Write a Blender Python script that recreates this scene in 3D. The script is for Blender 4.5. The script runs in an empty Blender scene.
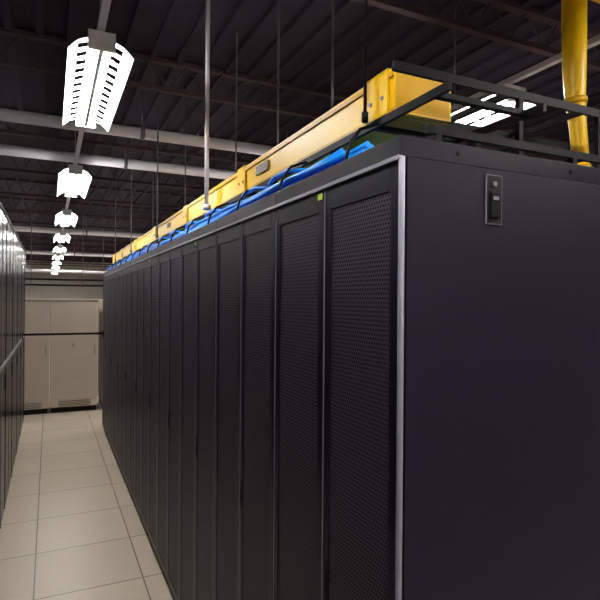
import bpy, math, random
from mathutils import Vector, Matrix
random.seed(4)
S = bpy.context.scene
try:
    S.view_settings.view_transform = 'Standard'
    S.view_settings.look = 'None'
except Exception as e:
    print(e)

# ---------------- materials ----------------
def mat(name, col, rough=.5, metal=0, emit=None, es=0, bump=0, bscale=40, spec=.5):
    m = bpy.data.materials.new(name); m.use_nodes = True
    nt = m.node_tree; b = nt.nodes['Principled BSDF']
    b.inputs['Roughness'].default_value = rough
    b.inputs['Metallic'].default_value = metal
    b.inputs['Specular IOR Level'].default_value = spec
    n = nt.nodes.new('ShaderNodeTexNoise'); n.inputs['Scale'].default_value = bscale
    n.inputs['Detail'].default_value = 4
    tc = nt.nodes.new('ShaderNodeTexCoord'); nt.links.new(tc.outputs['Object'], n.inputs['Vector'])
    mx = nt.nodes.new('ShaderNodeMix'); mx.data_type = 'RGBA'
    mx.inputs[6].default_value = (col[0]*.9, col[1]*.9, col[2]*.9, 1)
    mx.inputs[7].default_value = (min(1, col[0]*1.1), min(1, col[1]*1.1), min(1, col[2]*1.1), 1)
    nt.links.new(n.outputs['Fac'], mx.inputs[0]); nt.links.new(mx.outputs[2], b.inputs['Base Color'])
    if bump:
        bp = nt.nodes.new('ShaderNodeBump'); bp.inputs['Strength'].default_value = bump
        bp.inputs['Distance'].default_value = .002
        nt.links.new(n.outputs['Fac'], bp.inputs['Height']); nt.links.new(bp.outputs[0], b.inputs['Normal'])
    if emit:
        b.inputs['Emission Color'].default_value = (*emit, 1); b.inputs['Emission Strength'].default_value = es
    return m

M = {}
M['rack'] = mat('rack_black_paint', (.005, .0035, .012), .36, bump=.1, bscale=600, spec=.17)
M['side'] = mat('rack_side_paint', (.0090, .0070, .0185), .5, bump=.2, bscale=500, spec=.15)
M['silver'] = mat('brushed_trim', (.34, .34, .43), .35, .4)
M['seam'] = mat('door_edge_metal', (.20, .19, .25), .4, .3)
M['dark'] = mat('matte_black', (.003, .003, .004), .6, spec=.2)
M['blackmetal'] = mat('black_tray_steel', (.0025, .002, .004), .55, spec=.1)
M['steel'] = mat('galvanised_steel', (.16, .16, .18), .4, .4)
M['pipe'] = mat('pipe_grey', (.74, .72, .80), .5)
M['yellow'] = mat('yellow_plastic', (.84, .49, .005), .36, bscale=8, spec=.3)
M['yellow2'] = mat('yellow_plastic_dark', (.60, .32, .004), .45, spec=.3)
M['blue'] = mat('blue_cable_jacket', (.008, .27, .95), .4, spec=.3)
M['white'] = mat('fixture_white', (.85, .87, .85), .4)
M['tube'] = mat('fluorescent_tube', (1, 1, 1), .4, emit=(1.0, .96, .89), es=120)
M['beige'] = mat('beige_cabinet', (.53, .45, .38), .5, bscale=3)
M['beige2'] = mat('beige_trim', (.30, .26, .22), .5)
M['wall'] = mat('wall_paint', (.5, .47, .44), .8, bscale=2)
M['ceil'] = mat('ceiling_deck', (.022, .016, .028), .8, bscale=3, spec=.1)
M['joist'] = mat('joist_paint', (.045, .027, .032), .7, spec=.1)
M['sticker'] = mat('green_yellow_label', (.45, .62, .02), .5)
M['label'] = mat('label_dark', (.05, .03, .01), .5)
M['leftrack'] = mat('gloss_black', (.003, .0025, .006), .22, spec=.12)

def perf():
    m = bpy.data.materials.new('perforated_steel'); m.use_nodes = True
    nt = m.node_tree; b = nt.nodes['Principled BSDF']; L = nt.links.new
    b.inputs['Specular IOR Level'].default_value = .2
    tc = nt.nodes.new('ShaderNodeTexCoord'); sp = nt.nodes.new('ShaderNodeSeparateXYZ')
    L(tc.outputs['Object'], sp.inputs[0])
    def mth(op, a, bb=None):
        n = nt.nodes.new('ShaderNodeMath'); n.operation = op
        for i, v in enumerate((a, bb)):
            if v is None: continue
            if isinstance(v, (int, float)): n.inputs[i].default_value = v
            else: L(v, n.inputs[i])
        return n.outputs[0]
    p = .0098
    zr = mth('DIVIDE', sp.outputs['Z'], p)
    odd = mth('MULTIPLY', mth('FLOOR', mth('MODULO', mth('FLOOR', zr), 2)), .5)
    yr = mth('ADD', mth('DIVIDE', sp.outputs['Y'], p), odd)
    fy = mth('SUBTRACT', mth('FRACT', yr), .5); fz = mth('SUBTRACT', mth('FRACT', zr), .5)
    d = mth('SQRT', mth('ADD', mth('MULTIPLY', fy, fy), mth('MULTIPLY', fz, fz)))
    h = mth('LESS_THAN', d, .32)
    mx = nt.nodes.new('ShaderNodeMix'); mx.data_type = 'RGBA'
    mx.inputs[6].default_value = (.030, .023, .040, 1); mx.inputs[7].default_value = (.001, .0008, .002, 1)
    L(h, mx.inputs[0]); L(mx.outputs[2], b.inputs['Base Color'])
    L(mth('ADD', mth('MULTIPLY', h, .4), .42), b.inputs['Roughness'])
    return m
M['perf'] = perf()

def floor_mat():
    m = bpy.data.materials.new('raised_floor_tiles'); m.use_nodes = True
    nt = m.node_tree; b = nt.nodes['Principled BSDF']; L = nt.links.new
    tc = nt.nodes.new('ShaderNodeTexCoord'); mp = nt.nodes.new('ShaderNodeMapping')
    mp.inputs['Location'].default_value = (.07, .26, 0)
    L(tc.outputs['Object'], mp.inputs['Vector'])
    br = nt.nodes.new('ShaderNodeTexBrick'); br.offset = 0; br.squash = 1
    br.inputs['Scale'].default_value = 1; br.inputs['Brick Width'].default_value = .6
    br.inputs['Row Height'].default_value = .6; br.inputs['Mortar Size'].default_value = .0045
    br.inputs['Mortar Smooth'].default_value = .1
    br.inputs['Color1'].default_value = (.66, .56, .46, 1); br.inputs['Color2'].default_value = (.60, .51, .42, 1)
    br.inputs['Mortar'].default_value = (.18, .14, .11, 1)
    L(mp.outputs[0], br.inputs['Vector'])
    n = nt.nodes.new('ShaderNodeTexNoise'); n.inputs['Scale'].default_value = 90; n.inputs['Detail'].default_value = 6
    L(tc.outputs['Object'], n.inputs['Vector'])
    mx = nt.nodes.new('ShaderNodeMix'); mx.data_type = 'RGBA'; mx.blend_type = 'MULTIPLY'; mx.inputs[0].default_value = .15
    L(br.outputs['Color'], mx.inputs[6]); L(n.outputs['Color'], mx.inputs[7]); L(mx.outputs[2], b.inputs['Base Color'])
    b.inputs['Roughness'].default_value = .35
    return m
M['floor'] = floor_mat()

# ---------------- builder ----------------
class B:
    def __init__(s): s.v = []; s.f = []; s.m = []; s.mats = []; s.sm = []
    def mi(s, k):
        if k not in s.mats: s.mats.append(k)
        return s.mats.index(k)
    def box(s, x0, x1, y0, y1, z0, z1, k):
        n = len(s.v); i = s.mi(k)
        s.v += [(x, y, z) for x in (x0, x1) for y in (y0, y1) for z in (z0, z1)]
        for q in ((0, 1, 3, 2), (4, 6, 7, 5), (0, 4, 5, 1), (2, 3, 7, 6), (0, 2, 6, 4), (1, 5, 7, 3)):
            s.f.append(tuple(n+a for a in q)); s.m.append(i); s.sm.append(False)
        return s
    def tube(s, pts, r, k, seg=8, closed=True):
        pts = [Vector(p) for p in pts]; n0 = len(s.v); i = s.mi(k)
        t0 = (pts[1]-pts[0]).normalized()
        up = Vector((0, 0, 1)) if abs(t0.z) < .9 else Vector((1, 0, 0))
        for j, p in enumerate(pts):
            t = (pts[min(j+1, len(pts)-1)]-pts[max(j-1, 0)]).normalized()
            a = t.cross(up)
            a = a.normalized() if a.length > 1e-4 else Vector((1, 0, 0)); b = a.cross(t).normalized(); up = b
            rr = r[j] if isinstance(r, (list, tuple)) else r
            for q in range(seg):
                an = 2*math.pi*q/seg
                s.v.append(tuple(p + a*math.cos(an)*rr + b*math.sin(an)*rr))
        for j in range(len(pts)-1):
            for q in range(seg):
                q2 = (q+1) % seg
                s.f.append((n0+j*seg+q, n0+j*seg+q2, n0+(j+1)*seg+q2, n0+(j+1)*seg+q)); s.m.append(i); s.sm.append(True)
        if closed:
            s.f.append(tuple(n0+q for q in range(seg))[::-1]); s.m.append(i); s.sm.append(False)
            e = n0+(len(pts)-1)*seg
            s.f.append(tuple(e+q for q in range(seg))); s.m.append(i); s.sm.append(False)
        return s
    def slab(s, quad, th, k):
        q = [Vector(p) for p in quad]; n = (q[1]-q[0]).cross(q[2]-q[0]).normalized()*th
        o = len(s.v); i = s.mi(k)
        s.v += [tuple(p) for p in q]+[tuple(p+n) for p in q]
        for f in ((3, 2, 1, 0), (4, 5, 6, 7), (0, 1, 5, 4), (1, 2, 6, 5), (2, 3, 7, 6), (3, 0, 4, 7)):
            s.f.append(tuple(o+a for a in f)); s.m.append(i); s.sm.append(False)
        return s
    def make(s, name, loc=(0, 0, 0), bevel=0):
        me = bpy.data.meshes.new(name); me.from_pydata(s.v, [], s.f)
        for k in s.mats: me.materials.append(M[k])
        for p, i, sm in zip(me.polygons, s.m, s.sm): p.material_index = i; p.use_smooth = sm
        me.update(); o = bpy.data.objects.new(name, me); S.collection.objects.link(o); o.location = loc
        if bevel:
            b = o.modifiers.new('bevel', 'BEVEL'); b.width = bevel; b.segments = 2; b.limit_method = 'ANGLE'; b.angle_limit = math.radians(50)
        return o

EYE = 1.705
X0, X1, Y0, Y1, ZC = -3.4, 6.6, -3.6, 30.0, 3.62
# ---------------- room ----------------
B().box(X0, X1, Y0, Y1, -.1, 0, 'floor').make('floor')
B().box(X0, X1, Y0, Y1, ZC, ZC+.1, 'ceil').make('ceiling')
B().box(X0-.1, X0, Y0, Y1, 0, ZC, 'wall').make('wall_left')
B().box(X1, X1+.1, Y0, Y1, 0, ZC, 'wall').make('wall_right')
B().box(X0, X1, Y1, Y1+.1, 0, ZC, 'wall').make('wall_back')
B().box(X0, X1, Y0-.1, Y0, 0, ZC, 'wall').make('wall_front')

j = B()
y = Y0+.7
while y < Y1-.3:
    j.box(X0+.02, X1-.02, y-.03, y+.03, ZC-.04, ZC-.002, 'joist'); j.box(X0+.02, X1-.02, y-.025, y+.025, ZC-.26, ZC-.225, 'joist')
    x = X0+.05
    while x < X1-.35:
        j.tube([(x, y, ZC-.24), (x+.15, y, ZC-.02), (x+.3, y, ZC-.24)], .007, 'joist', 4); x += .3
    y += 1.8
j.make('ceiling_joists')
d = B()
x = X0+.1
while x < X1-.1:
    d.box(x, x+.05, Y0+.02, Y1-.02, ZC-.03, ZC-.001, 'ceil')
    x += .2
d.make('ceiling_decking_ribs')

for yy, r in ((4.97, .050), (6.15, .054), (13.0, .06), (19.5, .06)):
    p = B().tube([(X0+.02, yy, EYE+1.5), (X1-.02, yy, EYE+1.5)], r, 'pipe', 16)
    for xx in (-2.9, .75, 3.2, 5.4):
        p.tube([(xx, yy, EYE+1.5), (xx, yy, ZC-.005)], .006, 'steel', 6)
        p.tube([(xx-.02, yy, EYE+1.5), (xx+.02, yy, EYE+1.5)], r+.006, 'steel', 16)
    p.make('overhead_pipe')

# ---------------- light fixtures ----------------
FZ = EYE+1.15
def fixture(x, y, L=1.22, sc=1):
    b = B(); h = L/2
    b.box(-.03*sc, .03*sc, -h, h, .03, .075, 'white')
    b.box(-.010, .010, -h, h, .0, .03, 'white')
    for sg in (-1, 1):
        prof = [(.03*sc, .05), (.054*sc, .042), (.100*sc, .022), (.142*sc, -.022)]
        def strip(a, c, y0, y1):
            q = [(sg*a[0], y0, a[1]), (sg*c[0], y0, c[1]), (sg*c[0], y1, c[1]), (sg*a[0], y1, a[1])]
            b.slab(q if sg > 0 else q[::-1], .003, 'white')
        strip(prof[0], prof[1], -h, h)
        strip(prof[2], prof[3], -h, h)
        n = 12; st = L/n
        for k in range(n):
            strip(prof[1], prof[2], -h+k*st, -h+k*st+st*.42)
        strip(prof[1], prof[2], h-.012, h)
        b.tube([(sg*.034*sc, -h+.03, .012), (sg*.034*sc, h-.03, .012)], .012, 'tube', 10)
    for e in (-1, 1):
        b.box(-.06*sc, .06*sc, e*h-.012, e*h+.012, -.008, .075, 'white')
    for e in (-.45, .45):
        b.tube([(0, e, .075), (0, e, .098)], .006, 'steel', 6)
    return b.make('fluorescent_light_fixture', (x, y, FZ))
for k in range(-1, 11):  # includes unseen fixtures over and behind camera, added to light near rack side
    fixture(.21, .51+2.7*k)
for k in range(-1, 8):
    fixture(2.38, 2.82+2.7*k-2.7, sc=1.4)
for k in range(0, 5):
    fixture(4.8, 2.0+5.4*k); fixture(-2.1, .5+5.4*k)
for xx in (.21, 2.38):
    b = B().box(xx-.016, xx+.016, Y0+.05, Y1-.05, FZ+.10, FZ+.13, 'pipe')
    yy = Y0+.9
    while yy < Y1:
        b.tube([(xx, yy, FZ+.13), (xx, yy, ZC-.005)], .005, 'steel', 6); yy += 2.7
    b.make('lighting_support_strut')

# ---------------- server racks ----------------
RX, RY, RW, RD, RH = .636, .877, .65, 1.07, 2.04
def rack(i, end=False):
    b = B(); W = RW; e = .0015
    b.box(.025, RD-.02, .01+e, W-.01-e, .04, RH-.045, 'rack')
    b.box(.0, RD, e, W-e, RH-.042, RH, 'rack')
    b.box(-.005, .010, e, W-e, RH-.050, RH-.041, 'silver')
    b.box(.03, RD-.03, .03, W-.03, .0, .04, 'dark')
    for k in range(2):
        y0 = .006+k*(W/2-.002); y1 = y0+W/2-.010
        z0, z1 = .05, RH-.052
        b.box(0, .022, y0, y0+.030, z0, z1, 'rack'); b.box(0, .022, y1-.030, y1, z0, z1, 'rack')
        b.box(0, .022, y0+.03, y1-.03, z0, z0+.05, 'rack'); b.box(0, .022, y0+.03, y1-.03, z1-.055, z1, 'rack')
        b.box(.002, .012, y0+.03, y1-.03, z0+.05, z1-.055, 'perf')
        b.box(-.0015, .0245, y1, y1+.004, z0, z1, 'seam')
    b.box(-.002, .0, W/2-.030, W/2-.016, .95, 1.05, 'dark')
    b.box(-.004, -.002, W/2-.027, W/2-.019, .97, 1.02, 'blackmetal')
    if i in (0, 2, 4, 7):
        b.box(-.002, .0, W/2+.012, W/2+.036, RH-.075, RH-.058, 'sticker')
    if end:
        b.box(.012, RD-.01, -.006, .0, .05, RH-.045, 'side')
        b.tube([(.003, .0, .05), (.003, .0, RH-.045)], .0065, 'silver', 14)
        for xx in (.15, .5, .85):
            b.tube([(xx, -.001, RH-.02), (xx, .004, RH-.02)], .005, 'blackmetal', 8)
        cx, cz = .879-RX, EYE+.225-.002
        b.box(cx-.023, cx+.023, -.009, -.0055, cz-.054, cz+.054, 'seam')
        b.box(cx-.0215, cx+.0215, -.0095, -.0085, cz-.0525, cz+.0525, 'dark')
        b.box(cx-.013, cx+.013, -.014, -.0093, cz-.040, cz+.015, 'blackmetal')
        b.box(cx-.008, cx+.008, -.0155, -.0135, cz-.002, cz+.006, 'seam')
        b.tube([(cx, -.0092, cz+.034), (cx, -.0125, cz+.034)], .006, 'seam', 12)
    return b.make('server_rack', (RX, RY+i*RW, 0), .0015)
for i in range(10):
    rack(i, i == 0)

def lcab(y):
    b = B(); W = .8; D = .95; H = 2.34
    b.box(-D, -.02, .002, W-.002, .03, H, 'leftrack'); b.box(-D+.03, -.05, .03, W-.03, 0, .03, 'dark')
    for k in range(2):
        y0 = .01+k*.39; y1 = y0+.38
        for z0, z1 in ((.06, 1.18), (1.22, H-.03)):
            b.box(-.02, -.004, y0, y1, z0, z1, 'leftrack')
            b.box(-.004, .0, y0+.0, y0+.006, z0, z1, 'seam' if k == 0 else 'blackmetal')
    b.box(-.02, .002, .002, W-.002, 1.185, 1.215, 'seam')
    b.box(-.02, .003, .002, W-.002, H-.02, H, 'blackmetal')
    b.box(-.004, .004, .36, .375, 1.0, 1.12, 'dark')
    return b.make('equipment_cabinet', (-.30, y, 0), .002)
for i in range(12):
    lcab(-1.3+i*.8)

# ---------------- air conditioning units ----------------
def crac(x, w, y=8.62, h=1.69):
    b = B()
    b.box(0, w, .02, .85, .08, h, 'beige'); b.box(.02, w-.02, .05, .8, 0, .08, 'dark')
    b.box(.004, w-.004, 0, .02, .20, h-.04, 'beige'); b.box(.006, w-.006, 0, .02, .09, .195, 'beige')
    b.box(0, w, -.004, .03, h-.03, h, 'beige2')
    for k in range(4):
        b.box(.12, w-.10, -.004, .002, .10+k*.022, .108+k*.022, 'dark')
    b.box(w-.055, w-.04, -.015, 0, .85, 1.0, 'beige2')
    b.box(w*.45, w*.45+.03, -.006, 0, .98, 1.03, 'beige2')
    return b.make('air_conditioning_unit', (x, y, 0), .003)
crac(-1.32, .66); crac(-.655, .66); crac(.01, .665); crac(.74, .66)
b = B(); b.tube([(-.29, 7.2, 1.26), (.628, 7.2, 1.26)], .014, 'blackmetal', 10)
b.box(-.296, -.285, 7.16, 7.24, 1.2, 1.29, 'blackmetal'); b.box(.62, .631, 7.16, 7.24, 1.2, 1.29, 'blackmetal')
b.make('barrier_rail')
b = B()
for z in (1.98, 2.1):
    b.tube([(X0+.02, 12.4, z), (X1-.02, 12.4, z)], .02, 'blackmetal', 8)
for xx in range(-3, 6): b.tube([(xx+.65, 12.4, 1.98), (xx+.65, 12.4, ZC-.005)], .008, 'steel', 6)
b.make('overhead_cable_ladder')
b = B()
b.tube([(X0+.02, 14, 2.35), (X1-.02, 14, 2.35)], .035, 'pipe', 10)
for xx in (-2.8, 1.2, 5.2): b.tube([(xx, 14, 2.35), (xx, 14, ZC-.005)], .008, 'steel', 6)
b.make('overhead_pipe')

# ---------------- overhead yellow fibre duct ----------------
E = EYE
dx0, dx1, dz0, dz1, dy0, dy1 = .875, 1.08, E+.535, E+.65, 1.24, 8.6
def duct(b, dy0, dy1):
    t = .005
    b.box(dx0, dx1, dy0, dy1, dz0, dz0+t, 'yellow')
    b.box(dx0, dx0+t, dy0, dy1, dz0+t, dz1, 'yellow'); b.box(dx1-t, dx1, dy0, dy1, dz0+t, dz1, 'yellow')
    b.box(dx0-.006, dx1+.006, dy0, dy1, dz1, dz1+.006, 'yellow')
    b.box(dx0-.006, dx0, dy0, dy1, dz1-.014, dz1, 'yellow2')
    b.box(dx0-.004, dx0, dy0, dy1, dz0, dz0+.01, 'yellow2')
b = B()
duct(b, dy0, dy1)
b.box(dx0+.004, dx1-.004, dy0+.001, dy0+.006, dz0+.004, dz1, 'yellow2')
yy = dy0+.02
while yy < dy1-.1:
    b.box(dx0-.010, dx1+.010, yy, yy+.11, dz0-.003, dz0, 'yellow2')
    b.box(dx0-.010, dx0-.004, yy, yy+.11, dz0-.003, dz1+.010, 'yellow')
    b.box(dx0-.010, dx1+.010, yy, yy+.11, dz1+.006, dz1+.012, 'yellow')
    for q in (.025, .085):
        b.tube([(dx0-.014, yy+q, dz0+.05), (dx0-.010, yy+q, dz0+.05)], .006, 'steel', 8)
    yy += 1.22
b.box(dx0-.008, dx0-.005, 2.18, 2.33, dz0+.045, dz0+.085, 'label')
b.box(dx0-.008, dx0-.005, 4.3, 4.4, dz0+.045, dz0+.08, 'label')
b.make('yellow_fiber_duct')

b = B(); zb = E+1.17
b.box(1.45, 2.30, 1.22, 1.225, zb, zb+.1, 'yellow')
b.box(1.45, 2.30, 1.225, 1.375, zb, zb+.005, 'yellow')
b.box(1.45, 2.30, 1.375, 1.38, zb, zb+.1, 'yellow')
b.box(1.45, 2.30, 1.215, 1.385, zb+.1, zb+.106, 'yellow')
for xx in (1.47, 2.18): b.box(xx, xx+.1, 1.21, 1.39, zb-.006, zb+.112, 'yellow2')
for xx in (1.52, 2.23):
    b.tube([(xx, 1.30, zb+.1), (xx, 1.30, ZC-.005)], .006, 'steel', 6)
b.make('yellow_fiber_duct')
b = B()
b.tube([(1.725, 1.29, RH+.002), (1.72, 1.29, E+.50), (1.71, 1.295, E+.62), (1.70, 1.30, E+.74), (1.695, 1.30, E+.84), (1.69, 1.30, zb-.012)], [.027, .028, .029, .035, .040, .042], 'yellow', 20)
b.tube([(1.721, 1.29, E+.47), (1.721, 1.29, E+.49)], .033, 'yellow2', 18)
b.tube([(1.702, 1.30, E+.71), (1.70, 1.30, E+.73)], .040, 'yellow2', 18)
b.make('yellow_duct_downspout')

b = B()
for x in (.868, 1.19): b.box(x-.006, x+.006, 1.0, 8.6, E+.508, E+.530, 'blackmetal')
y = 1.05
while y < 8.6:
    b.box(.868, 1.19, y, y+.02, E+.511, E+.525, 'blackmetal'); y += .28
y = 1.3
while y < 8.5:
    b.tube([(.862, y, E+.515), (.80, y, E+.49), (.765, y, E+.44), (.755, y, E+.40), (.78, y, E+.368)], .005, 'blackmetal', 6)
    b.box(.78, 1.16, y-.008, y+.008, E+.358, E+.370, 'blackmetal')
    y += .48
for x in (.80, .95, 1.12):
    b.box(x-.005, x+.005, 1.2, 8.6, E+.362, E+.371, 'blackmetal')
for y in (1.22, 3.25, 5.2, 7.1):
    b.box(1.14, 1.16, y-.02, y+.02, RH, E+.508, 'blackmetal')
    b.box(.90, .92, y-.02, y+.02, RH, E+.362, 'blackmetal')
b.make('black_cable_ladder')

b = B()
b.box(.80, 3.4, 1.134, 1.146, E+.597, E+.622, 'blackmetal'); b.box(1.2, 3.4, 1.434, 1.446, E+.597, E+.622, 'blackmetal')
x = 1.2
while x < 3.35:
    b.box(x, x+.022, 1.14, 1.44, E+.60, E+.615, 'blackmetal'); x += .32
for xx in (1.25, 1.60):
    for y in (1.14, 1.44): b.box(xx-.008, xx+.008, y-.008, y+.008, RH, E+.597, 'blackmetal')
for xx in (2.6, 3.35):
    for y in (1.14, 1.44): b.tube([(xx, y, E+.61), (xx, y, ZC-.005)], .006, 'steel', 6)
b.make('black_cable_ladder')
b = B()
for y in (1.0, 1.2): b.box(.80, 1.68, y-.006, y+.006, E+.395, E+.415, 'blackmetal')
for xx in (.85, 1.1, 1.35, 1.6): b.box(xx, xx+.02, 1.0, 1.2, E+.40, E+.41, 'blackmetal')
for xx in (.83, 1.3, 1.65):
    for y in (1.0, 1.2): b.box(xx-.008, xx+.008, y-.008, y+.008, RH, E+.395, 'blackmetal')
b.make('black_cable_ladder')

b = B()
for k in range(60):
    col = k % 15; lay = k//15
    x = .790+.0165*col+random.uniform(-.004, .004)+.008*(lay % 2); zz = E+.389+.018*lay; ph = random.uniform(0, 6)
    pts = []
    y = 1.26+random.uniform(0, .25); ye = 8.5
    while y < ye:
        pts.append((x+.007*math.sin(y*2.1+ph), y, zz+.005*math.sin(y*3.3+ph*2)+.010*max(0, math.sin(y*1.3+.4))+.003*math.sin(y*11+ph))); y += .12
    b.tube(pts, .0092, 'blue', 7)
for k in range(14):
    y = 1.6+.5*k+random.uniform(-.1, .1); x = .812
    b.tube([(x+.1, y, E+.45), (x+.02, y+.05, E+.47), (x-.005, y+.15, E+.486), (x+.0, y+.3, E+.49), (x+.02, y+.42, E+.47), (x+.10, y+.55, E+.45)], .008, 'blue', 6)
b.make('blue_cable_bundle')

def rod(x, y, r=.006, k='steel', z0=E+.532):
    b = B().tube([(x, y, z0), (x, y, ZC-.005)], r, k, 8)
    b.tube([(x, y, z0), (x, y, z0+.03)], r*2, k, 6)
    b.make('tray_hanger_rod')
rod(.848, 1.35, .005, 'blackmetal'); rod(.840, 3.09, .013, 'pipe'); rod(.848, 4.73); rod(.848, 6.37); rod(.848, 8.0)
rod(1.2, 2.2); rod(1.2, 2.86, .007); rod(1.2, 3.63); rod(1.2, 5.2); rod(1.2, 7.0)

# ---------------- world + camera ----------------
w = bpy.data.worlds.new('World'); S.world = w; w.use_nodes = True
w.node_tree.nodes['Background'].inputs[0].default_value = (.05, .05, .07, 1)
cam = bpy.data.cameras.new('camera'); co = bpy.data.objects.new('camera', cam); S.collection.objects.link(co)
cam.sensor_width = 36; cam.lens = 31.8; cam.clip_start = .02
R = Matrix.Rotation(math.radians(-25.3), 4, 'Z') @ Matrix.Rotation(math.radians(90), 4, 'X') @ Matrix.Rotation(math.radians(.45), 4, 'Z')
co.matrix_world = Matrix.Translation((0, 0, EYE)) @ R
S.camera = co
